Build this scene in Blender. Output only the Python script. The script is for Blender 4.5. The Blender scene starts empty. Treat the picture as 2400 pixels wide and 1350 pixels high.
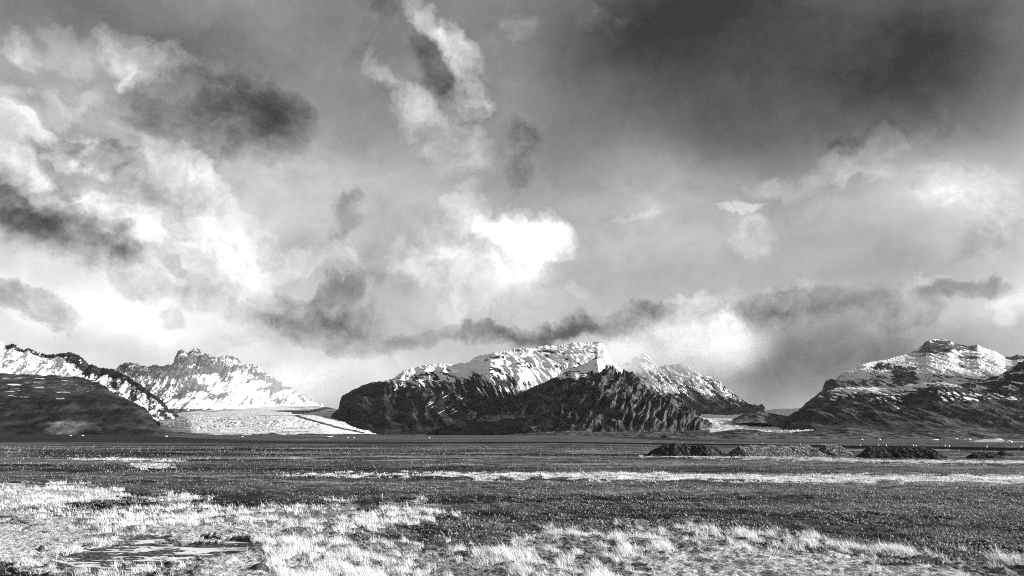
import bpy, math, random
import numpy as np
R = math.radians
random.seed(7); rng = np.random.default_rng(7)
scene = bpy.context.scene
COL = scene.collection

# ------------------------------------------------------------------ camera, sun, sky
F = 1868.0; YH = 1030.0; CAMH = 3.0                 # focal length in photo pixels, horizon row, eye height (m)
PITCH = math.atan((YH - 675.0) / F); CP, SP = math.cos(PITCH), math.sin(PITCH)
cam = bpy.data.cameras.new('camera'); co = bpy.data.objects.new('camera', cam); COL.objects.link(co)
cam.sensor_width = 36.0; cam.lens = 36.0 * F / 2400.0
cam.clip_start = 0.1; cam.clip_end = 200000.0
co.location = (0, 0, CAMH); co.rotation_euler = (R(90) + PITCH, 0, 0)
scene.camera = co
EXPO = 0.85
vs = scene.view_settings
vs.view_transform = 'Standard'; vs.look = 'None'; vs.exposure = EXPO; vs.gamma = 1.0
scene.cycles.max_bounces = 6; scene.cycles.diffuse_bounces = 3; scene.cycles.volume_bounces = 3
scene.cycles.transparent_max_bounces = 12
scene.cycles.use_denoising = False; scene.cycles.denoiser = 'OPENIMAGEDENOISE'; scene.cycles.denoising_input_passes = 'RGB_ALBEDO_NORMAL'; scene.cycles.denoising_prefilter = 'ACCURATE'; scene.cycles.pixel_filter_type = 'BLACKMAN_HARRIS'; scene.cycles.filter_width = 1.05
scene.cycles.sample_clamp_indirect = 4.0

SUN_AZ, SUN_EL = R(97), R(16)                       # to the right of the view, a little beyond it
sd = (math.sin(SUN_AZ)*math.cos(SUN_EL), math.cos(SUN_AZ)*math.cos(SUN_EL), math.sin(SUN_EL))
sl = bpy.data.lights.new('sun', 'SUN'); sl.energy = 4.9; sl.angle = R(0.5); sl.color = (1, 1, 1)
so = bpy.data.objects.new('sun', sl); COL.objects.link(so)
import mathutils
so.rotation_euler = mathutils.Vector(sd).to_track_quat('Z', 'Y').to_euler()


class G:
    """small helper for building node trees"""
    def __init__(s, tree): s.t = tree
    def n(s, kind, **kw):
        nd = s.t.nodes.new(kind)
        for k, v in kw.items(): setattr(nd, k, v)
        return nd
    def put(s, sock, v):
        if hasattr(v, 'is_output'): s.t.links.new(v, sock)
        else: sock.default_value = v
    def m(s, op, a, b=None, c=None, clamp=False):
        nd = s.n('ShaderNodeMath', operation=op, use_clamp=clamp)
        s.put(nd.inputs[0], a)
        if b is not None: s.put(nd.inputs[1], b)
        if c is not None: s.put(nd.inputs[2], c)
        return nd.outputs[0]
    def v(s, op, a, b=None, scale=None):
        nd = s.n('ShaderNodeVectorMath', operation=op)
        s.put(nd.inputs[0], a)
        if b is not None: s.put(nd.inputs[1], b)
        if scale is not None: s.put(nd.inputs['Scale'], scale)
        return nd.outputs[0]
    def noise(s, vec, scale, detail=5, rough=.55, lac=2.0, dist=0.0, out=0, dims='3D'):
        nd = s.n('ShaderNodeTexNoise', noise_dimensions=dims)
        s.put(nd.inputs['Vector'], vec); nd.inputs['Scale'].default_value = scale
        nd.inputs['Detail'].default_value = detail; nd.inputs['Roughness'].default_value = rough
        nd.inputs['Lacunarity'].default_value = lac; nd.inputs['Distortion'].default_value = dist
        return nd.outputs[out]
    def rng(s, x, a, b, c=0.0, d=1.0, smooth=True):
        nd = s.n('ShaderNodeMapRange', interpolation_type='SMOOTHSTEP' if smooth else 'LINEAR', clamp=True)
        for i, q in enumerate((x, a, b, c, d)): s.put(nd.inputs[i], q)
        return nd.outputs[0]
    def mapping(s, vec, loc=(0,0,0), rot=(0,0,0), sc=(1,1,1), vt='POINT'):
        nd = s.n('ShaderNodeMapping', vector_type=vt)
        s.put(nd.inputs[0], vec)
        nd.inputs['Location'].default_value = loc; nd.inputs['Rotation'].default_value = rot; nd.inputs['Scale'].default_value = sc
        return nd.outputs[0]
    def mix(s, f, a, b):
        nd = s.n('ShaderNodeMix', data_type='FLOAT')
        s.put(nd.inputs[0], f); s.put(nd.inputs[2], a); s.put(nd.inputs[3], b)
        return nd.outputs[0]


def az_el(px, py):
    a = (px - 1200.0) / F; b = (675.0 - py) / F
    y = CP - b*SP; z = SP + b*CP
    return math.atan2(a, y), math.atan2(z, math.hypot(a, y))

# cloud patches of the sky: centre, radii, tilt (deg), lightness change, edge softness
SOFT = [
 (760,420,360,170,0,.14,1),(1500,490,320,170,0,.11,1),(640,430,160,120,0,.04,1), (2330,130,460,300,0,-.15,1),(1480,20,300,150,0,-.08,1),
 (1930,90,640,330,-6,-.23,.9),(2050,250,420,200,0,-.10,.9),(1550,60,330,190,0,-.11,.9),(1650,330,220,120,0,-.05,1),
 (600,230,420,200,15,-.06,1),(150,690,460,130,5,.12,1),(420,760,360,90,5,.08,1),(2260,470,240,140,10,.05,1),(650,860,330,80,0,.05,1),(1860,880,320,130,0,-.34,1),(1900,560,420,200,0,-.03,1),(1500,180,300,200,0,-.05,1),
 (2070,800,200,90,0,-.09,1),(1000,60,420,170,25,-.02,1),(2200,470,330,170,10,.05,.9),(1500,560,330,170,0,-.05,1),
 (1100,640,260,150,0,.06,1),(430,500,430,200,15,.0,1),(2390,40,50,160,0,.03,1),(2280,860,330,110,0,-.20,1),(2150,640,360,130,0,-.06,1),
 (1980,670,300,60,-5,-.03,1),(330,120,330,140,10,-.02,1),(60,160,200,220,0,.0,1),(200,30,560,110,0,-.11,1),(1300,330,180,160,0,-.06,1),
 (1650,560,280,120,0,.02,1),(300,820,260,40,3,-.06,1),(860,300,180,90,0,-.03,1)]
WHITE = [
 (1225,548,112,56,4,.40,.7),(1290,560,70,36,20,.22,.6),(1100,492,60,32,-30,.14,.7),(1060,580,120,55,-25,.12,.9),(1180,600,150,70,0,.08,.9),
 (1120,640,200,95,10,.10,.7),(1230,600,80,60,-30,.14,.6),(1090,735,130,40,10,.05,.9),(930,600,110,60,0,.06,.9),
 (380,505,230,80,14,.15,.5),(480,600,210,90,20,.10,.6),(250,480,110,50,25,.13,.6),(580,560,110,90,40,.06,.6),(360,650,110,70,20,.12,.8),
 (640,640,120,100,0,.09,.8),(335,140,110,54,8,.22,.6),(150,115,100,56,25,.10,.6),(25,100,60,42,20,.22,.7),(460,160,110,36,20,.07,.8),
 (90,318,160,34,12,.24,.5),(220,345,130,30,14,.16,.6),(40,395,150,42,32,.22,.6),(130,460,120,42,30,.10,.7),(390,385,160,42,18,.12,.6),
 (490,432,90,40,32,.12,.6),(70,240,170,40,-4,.13,.7),(230,225,80,30,0,.07,.8),(280,290,70,30,0,.06,.9),
 (1640,765,100,62,25,.19,.6),(1700,810,70,66,0,.16,.6),(1610,850,120,60,0,.05,.9),(1520,745,90,50,-20,.08,.8),
 (2260,430,150,75,8,.12,.7),(2110,440,90,55,0,.04,.8),(2330,520,140,80,10,.05,.8),(2000,390,80,40,10,.12,.7),(1890,415,110,40,0,.08,.8),
 (1790,425,60,30,0,.06,.8),(2385,695,75,60,0,.11,.7),(2110,330,90,46,0,.09,.7),(2200,740,160,46,-4,.03,.8),(2130,700,80,80,30,.06,.9),
 (1020,50,150,36,52,.20,.7),(1080,110,70,50,40,.20,.6),(1110,230,45,50,0,.20,.6),(940,215,80,34,30,.14,.7),(1040,330,140,90,35,.15,.7),
 (1130,170,50,90,-10,.08,.9),(880,130,60,50,0,.08,.8),(1215,40,60,70,40,.08,.8),(1410,50,60,60,20,.08,.9),
 (715,610,55,32,-5,.12,.6),(805,600,48,40,-20,.10,.6),(1740,486,62,17,-12,.15,.6),(1775,548,62,52,0,.10,.6),(1545,488,30,40,30,.07,.7),(1470,508,60,14,0,.06,.8),
 (1360,680,40,30,20,.07,.7),(1840,686,70,12,-4,.08,.6),(2200,656,60,10,-10,.08,.6),(700,875,140,60,0,.09,.9),(930,830,160,50,0,.05,.9),(1290,790,10,50,5,.10,.9),(60,640,200,60,10,.05,1)]
DARK = [
 (1250,782,330,26,-5,-.15,.8),(1850,760,420,30,-2,-.12,.8), (570,240,230,100,32,-.17,.8),(520,205,130,60,10,-.08,.8),(430,300,240,75,12,-.15,.8),(660,280,110,60,42,-.12,.7),(540,335,150,70,-20,-.12,.9),(290,280,110,44,14,-.10,.8),
 (135,515,280,66,24,-.50,.7),(40,480,140,66,30,-.20,.7),(260,570,90,36,30,-.22,.6),(150,590,190,46,10,-.12,.9),(200,360,130,34,5,-.28,.6),(110,360,70,30,0,-.15,.7),(330,420,110,50,15,-.13,.7),(150,450,90,40,40,-.10,.8),
 (95,712,125,42,12,-.38,.5),(30,680,50,30,30,-.12,.7),(180,735,60,20,10,-.10,.7),(640,715,240,44,4,-.25,.5),(790,690,66,46,-30,-.28,.45),(740,755,190,44,12,-.26,.5),(600,785,120,36,0,-.12,.8),(880,740,80,34,25,-.15,.6),(395,750,34,34,-30,-.14,.6),(310,675,60,26,10,-.12,.6),
 (1400,755,180,36,-12,-.24,.6),(1270,775,120,26,-4,-.17,.6),(1100,800,230,30,-2,-.14,.8),(1450,735,70,44,0,-.12,.8),(1500,790,90,60,0,-.08,.9),
 (822,492,44,44,-20,-.19,.6),(785,542,40,28,20,-.13,.7),(895,640,40,44,-20,-.12,.7),(1050,195,110,60,45,-.20,.8),(1085,215,60,70,0,-.14,.7),(1010,130,80,40,40,-.10,.8),(1240,300,70,44,20,-.17,.8),(1230,385,50,60,0,-.14,.7),(880,5,90,34,20,-.12,.8),(860,140,60,70,0,-.06,.9),
 (2250,685,120,36,8,-.24,.6),(1860,722,250,40,-3,-.25,.7),(1600,726,180,28,-14,-.18,.8),(2060,740,160,40,0,-.10,.8),(2000,320,60,26,0,-.10,.7),(2180,315,50,34,0,-.09,.7),(1950,470,60,40,0,-.10,.8),(2290,560,110,50,-20,-.13,.8),(2080,815,70,60,0,-.12,.8),(1900,850,190,80,-10,-.08,.9),(300,560,40,24,0,-.10,.6),(415,605,60,24,40,-.16,.6),(1340,560,30,24,20,-.06,.7),(930,690,90,60,0,-.05,.9),(1020,690,80,40,10,-.08,.8)]

w = bpy.data.worlds.new('World'); scene.world = w; w.use_nodes = True
nt = w.node_tree; nt.nodes.clear(); g = G(nt)
tc = g.n('ShaderNodeTexCoord').outputs['Generated']
sky = g.n('ShaderNodeTexSky', sky_type='NISHITA', sun_disc=False)
sky.sun_elevation = SUN_EL; sky.sun_rotation = SUN_AZ
sky.air_density = 1.0; sky.dust_density = 1.5; sky.ozone_density = 1.0; sky.altitude = 100
BG = 0.1
bw = g.n('ShaderNodeRGBToBW'); nt.links.new(sky.outputs[0], bw.inputs[0])
sep = g.n('ShaderNodeSeparateXYZ'); nt.links.new(tc, sep.inputs[0])
az = g.m('ARCTAN2', sep.outputs[0], sep.outputs[1]); el = g.m('ARCSINE', sep.outputs[2])
cmb = g.n('ShaderNodeCombineXYZ'); nt.links.new(az, cmb.inputs[0]); nt.links.new(el, cmb.inputs[1])
P = cmb.outputs[0]
def warp(vec, scale, amp, detail, seed, rough=.55):
    nz = g.noise(g.v('ADD', vec, (seed, seed*.7, seed*1.3)), scale, detail, rough, out=1)
    return g.v('ADD', vec, g.v('SCALE', g.v('SUBTRACT', nz, (.5,.5,.5)), scale=amp))
def blobs(vec, lst):
    tot = None
    for cx, cy, rx, ry, rot, wt, soft in lst:
        a, e = az_el(cx, cy)
        sx = abs(az_el(cx+rx, cy)[0] - az_el(cx-rx, cy)[0])/2*1.35
        sy = abs(az_el(cx, cy+ry)[1] - az_el(cx, cy-ry)[1])/2*1.35
        mp = g.mapping(vec, (a, e, 0), (0, 0, R(-rot)), (sx, sy, 1), 'TEXTURE')
        gr = g.n('ShaderNodeTexGradient', gradient_type='SPHERICAL'); nt.links.new(mp, gr.inputs[0])
        r_ = g.rng(gr.outputs['Fac'], 0.0, soft, 0.0, wt)
        tot = r_ if tot is None else g.m('ADD', tot, r_)
    return tot
P0 = warp(P, 4.0, .15, 4, 3.1)
P1 = warp(warp(P, 6.0, .06, 2, 5.7), 16.0, .078, 7, 1.9, .65)
P2 = warp(warp(P, 6.0, .06, 2, 9.2), 14.0, .074, 7, 8.4, .65)
fb = g.noise(g.mapping(P1, sc=(1, 1.5, 1)), 13.0, 7, .62)
fb2 = g.noise(g.mapping(P2, (4, 2, 1), sc=(1, 1.3, 1)), 11.0, 7, .55)
vo = g.n('ShaderNodeTexVoronoi', feature='SMOOTH_F1', normalize=True); g.put(vo.inputs['Vector'], g.mapping(P1, sc=(1, 1.25, 1)))
vo.inputs['Scale'].default_value = 24; vo.inputs['Detail'].default_value = 2; vo.inputs['Roughness'].default_value = .55; vo.inputs['Smoothness'].default_value = .35
bil = g.rng(vo.outputs['Distance'], .62, .12)
veil = g.noise(g.mapping(P0, (3, 8, 2), sc=(1, 1.7, 1)), 6.5, 7, .62)
fine = g.noise(g.mapping(P1, (7, 3, 5)), 55.0, 6, .6)
clear = g.m('POWER', g.m('MULTIPLY', bw.outputs[0], BG*2**EXPO), 1/2.2)
L = g.m('ADD', g.m('MULTIPLY', clear, SKYK if 'SKYK' in globals() else 1.0), g.m('MULTIPLY', blobs(P0, SOFT), g.m('ADD', .78, g.m('MULTIPLY', g.rng(veil, .3, .7), .44))))
wsum = blobs(P1, WHITE); dsum = blobs(P2, DARK)
fbc = g.rng(fb, .30, .70); fbc2 = g.rng(fb2, .30, .70)
wamp = g.m('ADD', .14, g.m('ADD', g.m('MULTIPLY', fbc, .58), g.m('MULTIPLY', bil, .58)))
damp = g.m('ADD', .24, g.m('MULTIPLY', fbc2, .56))
wamp = g.mix(g.rng(wsum, .26, .56), wamp, .86); wd = g.m('MULTIPLY', wsum, wamp); wd = g.m('MULTIPLY', wd, g.rng(wd, .015, .085))
L = g.m('ADD', L, wd)
dd = g.m('MULTIPLY', dsum, damp); dd = g.m('MULTIPLY', dd, g.rng(dd, -.015, -.085))
L = g.m('ADD', L, dd)
L = g.m('ADD', L, g.m('MULTIPLY', g.m('SUBTRACT', veil, .5), .26))
act = g.m('ADD', .035, g.m('MULTIPLY', g.m('SUBTRACT', wsum, dsum), .5))      # texture only where there is cloud
act = g.m('MINIMUM', act, .15)
L = g.m('ADD', L, g.m('MULTIPLY', g.m('SUBTRACT', fb, .5), g.m('MULTIPLY', act, 2.4)))
L = g.m('ADD', L, g.m('MULTIPLY', g.m('SUBTRACT', fine, .5), g.m('MULTIPLY', act, 1.9)))
L = g.m('MAXIMUM', g.m('MINIMUM', L, 1.06), .24)
lin = g.m('MULTIPLY', g.m('POWER', L, 2.2), 1/(BG*2**EXPO))
bg = g.n('ShaderNodeBackground'); nt.links.new(lin, bg.inputs[0]); bg.inputs[1].default_value = BG
out = g.n('ShaderNodeOutputWorld'); nt.links.new(bg.outputs[0], out.inputs[0])
w.cycles.sampling_method = 'MANUAL'; w.cycles.sample_map_resolution = 512

# ------------------------------------------------------------------ helpers
def perlin(x, y, seed=0):
    r = np.random.default_rng(1000 + seed); p = r.permutation(4096); ang = r.random(4096)*2*np.pi
    gx, gy = np.cos(ang), np.sin(ang)
    x = np.asarray(x, float); y = np.asarray(y, float)
    xi = np.floor(x).astype(np.int64); yi = np.floor(y).astype(np.int64); fx = x - xi; fy = y - yi
    u = fx*fx*fx*(fx*(fx*6-15)+10); v = fy*fy*fy*(fy*(fy*6-15)+10)
    def d(i, j):
        h = p[(p[(xi+i) & 4095] + yi + j) & 4095]
        return gx[h]*(fx-i) + gy[h]*(fy-j)
    a = d(0,0); b = d(1,0); c = d(0,1); e = d(1,1)
    return 1.5*((a + u*(b-a)) + v*((c + u*(e-c)) - (a + u*(b-a))))
def fbm(x, y, o=5, seed=0, gain=.5, ridge=False):
    t = 0; a = 1; n = 0
    for i in range(o):
        q = perlin(x*2**i + 17.3*i, y*2**i - 9.1*i, seed+i)
        t = t + a*((1 - 2*np.abs(q)) if ridge else q); n += a; a *= gain
    return t/n
def sstep(a, b, x):
    t = np.clip((x-a)/(b-a), 0, 1); return t*t*(3-2*t)
def ray(px, py):
    a = (np.asarray(px, float)-1200)/F; b = (675-np.asarray(py, float))/F
    den = CP - b*SP
    return a/den, (SP + b*CP)/den                     # x and z per metre of distance ahead
def to_px(x, y, z):
    zz = z - CAMH
    cz = y*CP + zz*SP; cy = -y*SP + zz*CP
    return 1200 + F*x/cz, 675 - F*cy/cz
def mesh_obj(name, V, faces, mat=None, parent=None, smooth=True, attrs=None):
    me = bpy.data.meshes.new(name); V = np.ascontiguousarray(V, np.float32)
    me.vertices.add(len(V)); me.vertices.foreach_set('co', V.ravel())
    faces = [np.asarray(f, np.int32) for f in (faces if isinstance(faces, list) else [faces]) if len(f)]
    tot = np.concatenate([np.full(len(f), f.shape[1], np.int32) for f in faces])
    idx = np.concatenate([f.ravel() for f in faces])
    me.loops.add(len(idx)); me.loops.foreach_set('vertex_index', idx)
    me.polygons.add(len(tot)); me.polygons.foreach_set('loop_start', np.concatenate([[0], np.cumsum(tot)[:-1]]).astype(np.int32))
    me.polygons.foreach_set('loop_total', tot)
    if smooth: me.polygons.foreach_set('use_smooth', np.ones(len(tot), bool))
    for k, a in (attrs or {}).items():
        at = me.attributes.new(k, 'FLOAT', 'POINT'); at.data.foreach_set('value', np.ascontiguousarray(a, np.float32).ravel())
    me.update(calc_edges=True); me.validate()
    o = bpy.data.objects.new(name, me); COL.objects.link(o)
    if mat: me.materials.append(mat)
    if parent: o.parent = parent
    return o
def grid_faces(n, m, wrap=False):
    i = np.arange(n if wrap else n-1)[:, None]; j = np.arange(m-1)[None, :]
    i2 = (i+1) % n
    a = i*m + j; b = i2*m + j
    return np.stack([a, b, b+1, a+1], -1).reshape(-1, 4)
def tag(o, label, cat, group=None, kind=None):
    o['label'] = label; o['category'] = cat
    if group: o['group'] = group
    if kind: o['kind'] = kind
    return o
def new_mat(name):
    m = bpy.data.materials.new(name); m.use_nodes = True
    t = m.node_tree; t.nodes.clear(); q = G(t)
    o = q.n('ShaderNodeOutputMaterial')
    return m, q, o
def attr(q, name): return q.n('ShaderNodeAttribute', attribute_name=name).outputs['Fac']
def grey(q, f):
    c = q.n('ShaderNodeCombineColor')
    for i in range(3): q.put(c.inputs[i], f)
    return c.outputs[0]
def diffuse(q, o, col, rough=.9, height=None, dist=1.0, strength=1.0, spec=.2):
    b = q.n('ShaderNodeBsdfPrincipled')
    q.put(b.inputs['Base Color'], grey(q, col)); q.put(b.inputs['Roughness'], rough); q.put(b.inputs['Specular IOR Level'], spec)
    if height is not None:
        bp = q.n('ShaderNodeBump'); bp.inputs['Distance'].default_value = dist; bp.inputs['Strength'].default_value = strength
        q.put(bp.inputs['Height'], height); q.t.links.new(bp.outputs[0], b.inputs['Normal'])
    q.t.links.new(b.outputs[0], o.inputs[0]); return b

# ------------------------------------------------------------------ ground
ROAD = np.array([(-1400,830),(-900,815),(-514,800),(-214,790),(-40,745),(66,620),(96,500),(112,420),(125,320),(138,225),(146,150),(150,90),(150,-200)], float)
def rise(x, y):
    d = np.hypot(x, y)
    return 33*sstep(900, 6200, d)*(1 - .75*sstep(.0, .33, x/np.maximum(np.abs(y), 1)))
def ground_z(x, y):
    d = np.hypot(x, y); f1 = 1/(1+(d/45)**2); f2 = 1/(1+(d/160)**2)
    z = rise(x, y)
    z = z + .055*fbm(x/.9, y/.9, 4, 11)*f1 + .17*fbm(x/5, y/5, 3, 21)*f2 + .30*fbm(x/38, y/30, 3, 31)*np.minimum(1, d/30)
    fm = sstep(15, 24, d)
    z = z + fm*(.09*fbm(x/.8, y/.9, 4, 46, .55, True)/(1+(d/75)**2) + .17*fbm(x/2.4, y/2.6, 4, 47)/(1+(d/170)**2) + .22*fbm(x/9, y/8, 4, 48)*sstep(40, 110, d)*sstep(900, 400, d))
    z = z + .34*fbm(x/70, y/16, 3, 45)*sstep(110, 220, d)*(1-.7*sstep(900, 2000, d))
    z = z + .7*fbm(x/260, y/120, 4, 41)*sstep(250, 900, d)
    return z - .25*sstep(40, 12, d)*0
def on_ground(px, py, dmin=8, dmax=6000):
    ax, az_ = ray(px, py); D = np.geomspace(dmin, dmax, 4000)
    dz = CAMH + az_*D - ground_z(ax*D, D)
    k = np.argmax(dz < 0)
    return float(ax*D[k]), float(D[k]), float(ground_z(ax*D[k], D[k]))

# layout of the pale grass, on the ground plane (drawn in picture rows, then used as ground positions)
POLYS = {
 'main': [(-300,1188),(0,1190),(100,1196),(160,1198),(250,1192),(350,1190),(430,1181),(520,1186),(560,1184),(620,1180),(720,1186),(800,1176),(860,1186),(930,1174),(1000,1170),(1035,1184),(950,1196),(1010,1205),(1110,1213),(1020,1228),(930,1238),(850,1246),(800,1254),(780,1262),(900,1268),(1000,1282),(1080,1292),(1200,1290),(1245,1268),(1290,1238),(1400,1246),(1500,1236),(1600,1240),(1700,1254),(1820,1258),(1900,1270),(2060,1288),(2200,1300),(2330,1322),(2440,1332),(2700,1345),(2700,1900),(-300,1900)],
 'left': [(-300,1142),(0,1147),(110,1143),(230,1144),(285,1152),(300,1164),(230,1172),(150,1182),(60,1190),(-300,1192)],
 'leftb': [(300,1166),(420,1160),(520,1166),(400,1172)],
 'band': [(960,1113),(1100,1111),(1500,1110),(2000,1112),(2700,1116),(2700,1136),(2300,1132),(2000,1129),(1500,1126),(1150,1121),(1000,1119)],
 'strip': [(150,1074),(260,1073),(420,1078),(440,1082),(300,1080),(180,1077)],
 'strip2': [(640,1116),(760,1114),(960,1114),(960,1120),(760,1119)],
 'strip3': [(1500,1068),(1700,1071),(2000,1076),(2300,1080),(2700,1082),(2700,1089),(2300,1087),(2000,1080),(1700,1075),(1500,1071)],
 'field': [(2270,1034.6),(2312,1031.6),(2352,1032.2),(2362,1034.4),(2700,1036.2),(2700,1037.4),(2400,1036),(2290,1035.6)],
 'strip4': [(300,1090),(380,1088),(420,1094),(340,1098)],
}
HOLES = {
 'wet': [(120,1302),(190,1284),(300,1268),(420,1262),(560,1258),(610,1262),(612,1292),(575,1316),(500,1334),(380,1342),(220,1338),(120,1322)],
 'patch': [(900,1234),(1010,1230),(1110,1218),(1230,1240),(1235,1262),(1180,1284),(1080,1287),(1000,1274),(920,1262)],
 'corner': [(-300,1322),(40,1330),(110,1342),(120,1360),(-300,1500)],
 'gap': [(-300,1208),(60,1214),(110,1238),(30,1232),(-300,1226)],
 'edge': [(2040,1312),(2200,1320),(2330,1342),(2280,1350),(2150,1340),(2050,1326)],
 'edgeb': [(1830,1290),(1960,1296),(2020,1304),(1960,1306),(1860,1300)],
}
BLACK = {
 'ditch': [(-300,1027.5),(100,1028.5),(300,1031),(700,1035),(1000,1036.2),(1400,1037),(1400,1038.6),(1000,1039.5),(700,1039.6),(300,1036.6),(-300,1036)],
 'far': [(900,1022),(1250,1026),(1700,1033.5),(2100,1038),(2400,1040),(2700,1041),(2700,1042),(2400,1041),(2100,1039.4),(1700,1035.2),(1250,1029),(900,1026)],
 'bank': [(60,1058),(150,1057),(260,1058),(420,1062),(470,1066),(330,1068),(150,1064),(90,1062)],
 'bank2': [(520,1050),(900,1056),(1200,1057),(900,1059),(560,1054)],
 'bank3': [(-300,1052),(20,1054),(60,1056),(-300,1058)],
 'low': [(1280,1160),(1500,1168),(1900,1200),(2400,1240),(2700,1260),(2700,1330),(2400,1318),(2100,1280),(1800,1246),(1500,1225),(1300,1200)],
}
def inside(px, py, poly):
    r = np.zeros(px.shape, bool); n = len(poly)
    for i in range(n):
        x1, y1 = poly[i]; x2, y2 = poly[(i+1) % n]
        c = ((y1 > py) != (y2 > py))
        with np.errstate(divide='ignore', invalid='ignore'):
            r ^= c & (px < (x2-x1)*(py-y1)/(y2-y1) + x1)
    return r
def plan_px(x, y):                                   # where a flat-ground point would fall in the layout sheet
    yy = np.maximum(y, 3.0)
    px, py = to_px(x, yy, 0*x)
    k = (py - YH)/320.0                              # ragged edges, finer with distance
    px = px + 110*k*fbm(x/1.6, y/1.6, 5, 61, .6); py = py + 66*k*fbm(x/1.5+9, y/2.4, 5, 71, .62)
    return px, np.where(y < 3.0, 5000, py)
def grass_mask(x, y):
    px, py = plan_px(x, y); m = np.zeros(px.shape)
    for k, p in POLYS.items(): m = np.where(inside(px, py, p), 1.0, m)
    for k, p in HOLES.items(): m = np.where(inside(px, py, p), 0.0, m)
    return np.where(y < 3.0, 1.0, m)
SHORT = [[(1750,1284),(2000,1306),(2260,1336),(2300,1600),(1480,1600),(1480,1330)],[(-300,1196),(130,1204),(240,1262),(120,1284),(60,1330),(-300,1320)],
 [(380,1226),(640,1234),(680,1250),(600,1262),(300,1268),(330,1240)],[(520,1322),(660,1336),(700,1400),(400,1400)]]
def short_mask(x, y):
    px, py = plan_px(x, y); m = np.zeros(px.shape)
    for p in SHORT: m = np.where(inside(px, py, p), 1.0, m)
    for cx, cy, rx, ry in ((600,1356,60,20),(96,1302,34,14),(722,1326,40,12)): m = np.where(((px-cx)/rx)**2 + ((py-cy)/ry)**2 < 1, 1.6, m)
    return m
def black_mask(x, y):
    px, py = plan_px(x, y); m = np.zeros(px.shape)
    for k, p in BLACK.items(): m = np.where(inside(px, py, p), .55 if k == 'low' else 1.0, m)
    return np.where(y < 3.0, 0.0, m)
def wet_mask(x, y):
    px, py = plan_px(x, y); return inside(px, py, HOLES['wet']).astype(float)

def road_dist(x, y):
    best = np.full(np.shape(x), 1e9)
    for (ax, ay), (bx, by) in zip(ROAD[:-1], ROAD[1:]):
        dx, dy = bx-ax, by-ay; t = np.clip(((x-ax)*dx + (y-ay)*dy)/(dx*dx+dy*dy), 0, 1)
        best = np.minimum(best, np.hypot(x-ax-t*dx, y-ay-t*dy))
    return best

gm, q, o = new_mat('plain_ground')
pos = q.n('ShaderNodeNewGeometry').outputs['Position']
pale = attr(q, 'pale'); wet = attr(q, 'wet'); blk = attr(q, 'black')
n1 = q.noise(pos, 9.0, 6, .7); n2 = q.noise(q.mapping(pos, sc=(.05, .16, .1)), 1.0, 7, .62)
n3 = q.noise(q.mapping(pos, sc=(.0022, .013, .01)), 1.0, 6, .6); n4 = q.noise(q.mapping(pos, sc=(.6, 1.1, 1)), 1.0, 8, .72)
dark = q.m('ADD', .030, q.m('MULTIPLY', q.rng(n4, .38, .72), .15))
dark = q.m('ADD', dark, q.m('MULTIPLY', q.rng(n2, .48, .72), .14))
dark = q.m('MULTIPLY', dark, q.m('ADD', .25, q.m('MULTIPLY', q.rng(n3, .36, .62), 1.15)))
dark = q.m('MULTIPLY', dark, .85)
dark = q.m('MULTIPLY', dark, q.m('SUBTRACT', 1.0, q.m('MULTIPLY', blk, .82)))
n5 = q.noise(q.mapping(pos, sc=(.006, .034, .01)), 1.0, 6, .72); n6 = q.noise(q.mapping(pos, (50, 9, 0), sc=(.02, .085, .01)), 1.0, 6, .72)
dark = q.m('MULTIPLY', dark, q.m('ADD', .10, q.m('MULTIPLY', q.rng(q.m('ADD', q.m('MULTIPLY', n5, .55), q.m('MULTIPLY', n6, .45)), .42, .60), 2.3)))
speck = q.rng(q.noise(pos, 14.0, 2, .5), .66, .74)
dark = q.m('ADD', dark, q.m('MULTIPLY', speck, .16))
sht = attr(q, 'short'); gr = q.m('ADD', q.mix(sht, .05, .20), q.m('MULTIPLY', q.rng(n1, .35, .65), q.mix(sht, .34, .62)))
gr = q.m('MULTIPLY', gr, q.m('ADD', .45, q.m('MULTIPLY', q.rng(n4, .3, .65), .55)))
col = q.mix(pale, dark, gr)
col = q.mix(wet, col, q.m('ADD', .02, q.m('MULTIPLY', q.rng(n1, .4, .7), .22)))
hgt = q.m('ADD', q.m('MULTIPLY', n1, .06), q.m('MULTIPLY', n4, .25))
diffuse(q, o, col, .95, hgt, 1.0, .9, .1)

azs = np.concatenate([np.radians(np.linspace(-46, 46, 1500)), np.radians(np.linspace(48, 312, 89))])
ds = np.concatenate([np.geomspace(.5, 13, 26)[:-1], 1/np.linspace(1/13, 1/1500, 620), np.geomspace(1560, 38000, 60)])
A, D = np.meshgrid(azs, ds, indexing='ij'); X = D*np.sin(A); Y = D*np.cos(A); Z = ground_z(X, Y)
pm = grass_mask(X, Y); wm = wet_mask(X, Y)
near = 1/(1+(D/60)**2)
Z = Z + pm*near*(.10*fbm(X/.55, Y/.55, 3, 81, ridge=True))
WETZ = float(Z[wm > .5].mean()) - .03
Z = np.where(wm > .5, WETZ + .045*fbm(X/1.6+.6*Y, Y/.34, 4, 91, .62) + .045*fbm(X/1.3, Y/1.0, 4, 92, .6), Z)
wx, wy, wz = on_ground(350, 1296)
ground = mesh_obj('ground', np.stack([X, Y, Z], -1).reshape(-1, 3), grid_faces(len(azs), len(ds), True), gm, attrs={'pale': pm, 'wet': wm, 'black': black_mask(X, Y), 'short': np.minimum(1, short_mask(X, Y)) + (D > 45)*1.0})
tag(ground, 'wide gravel and heather plain running to the foot of the mountains', 'plain', kind='structure')

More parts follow.
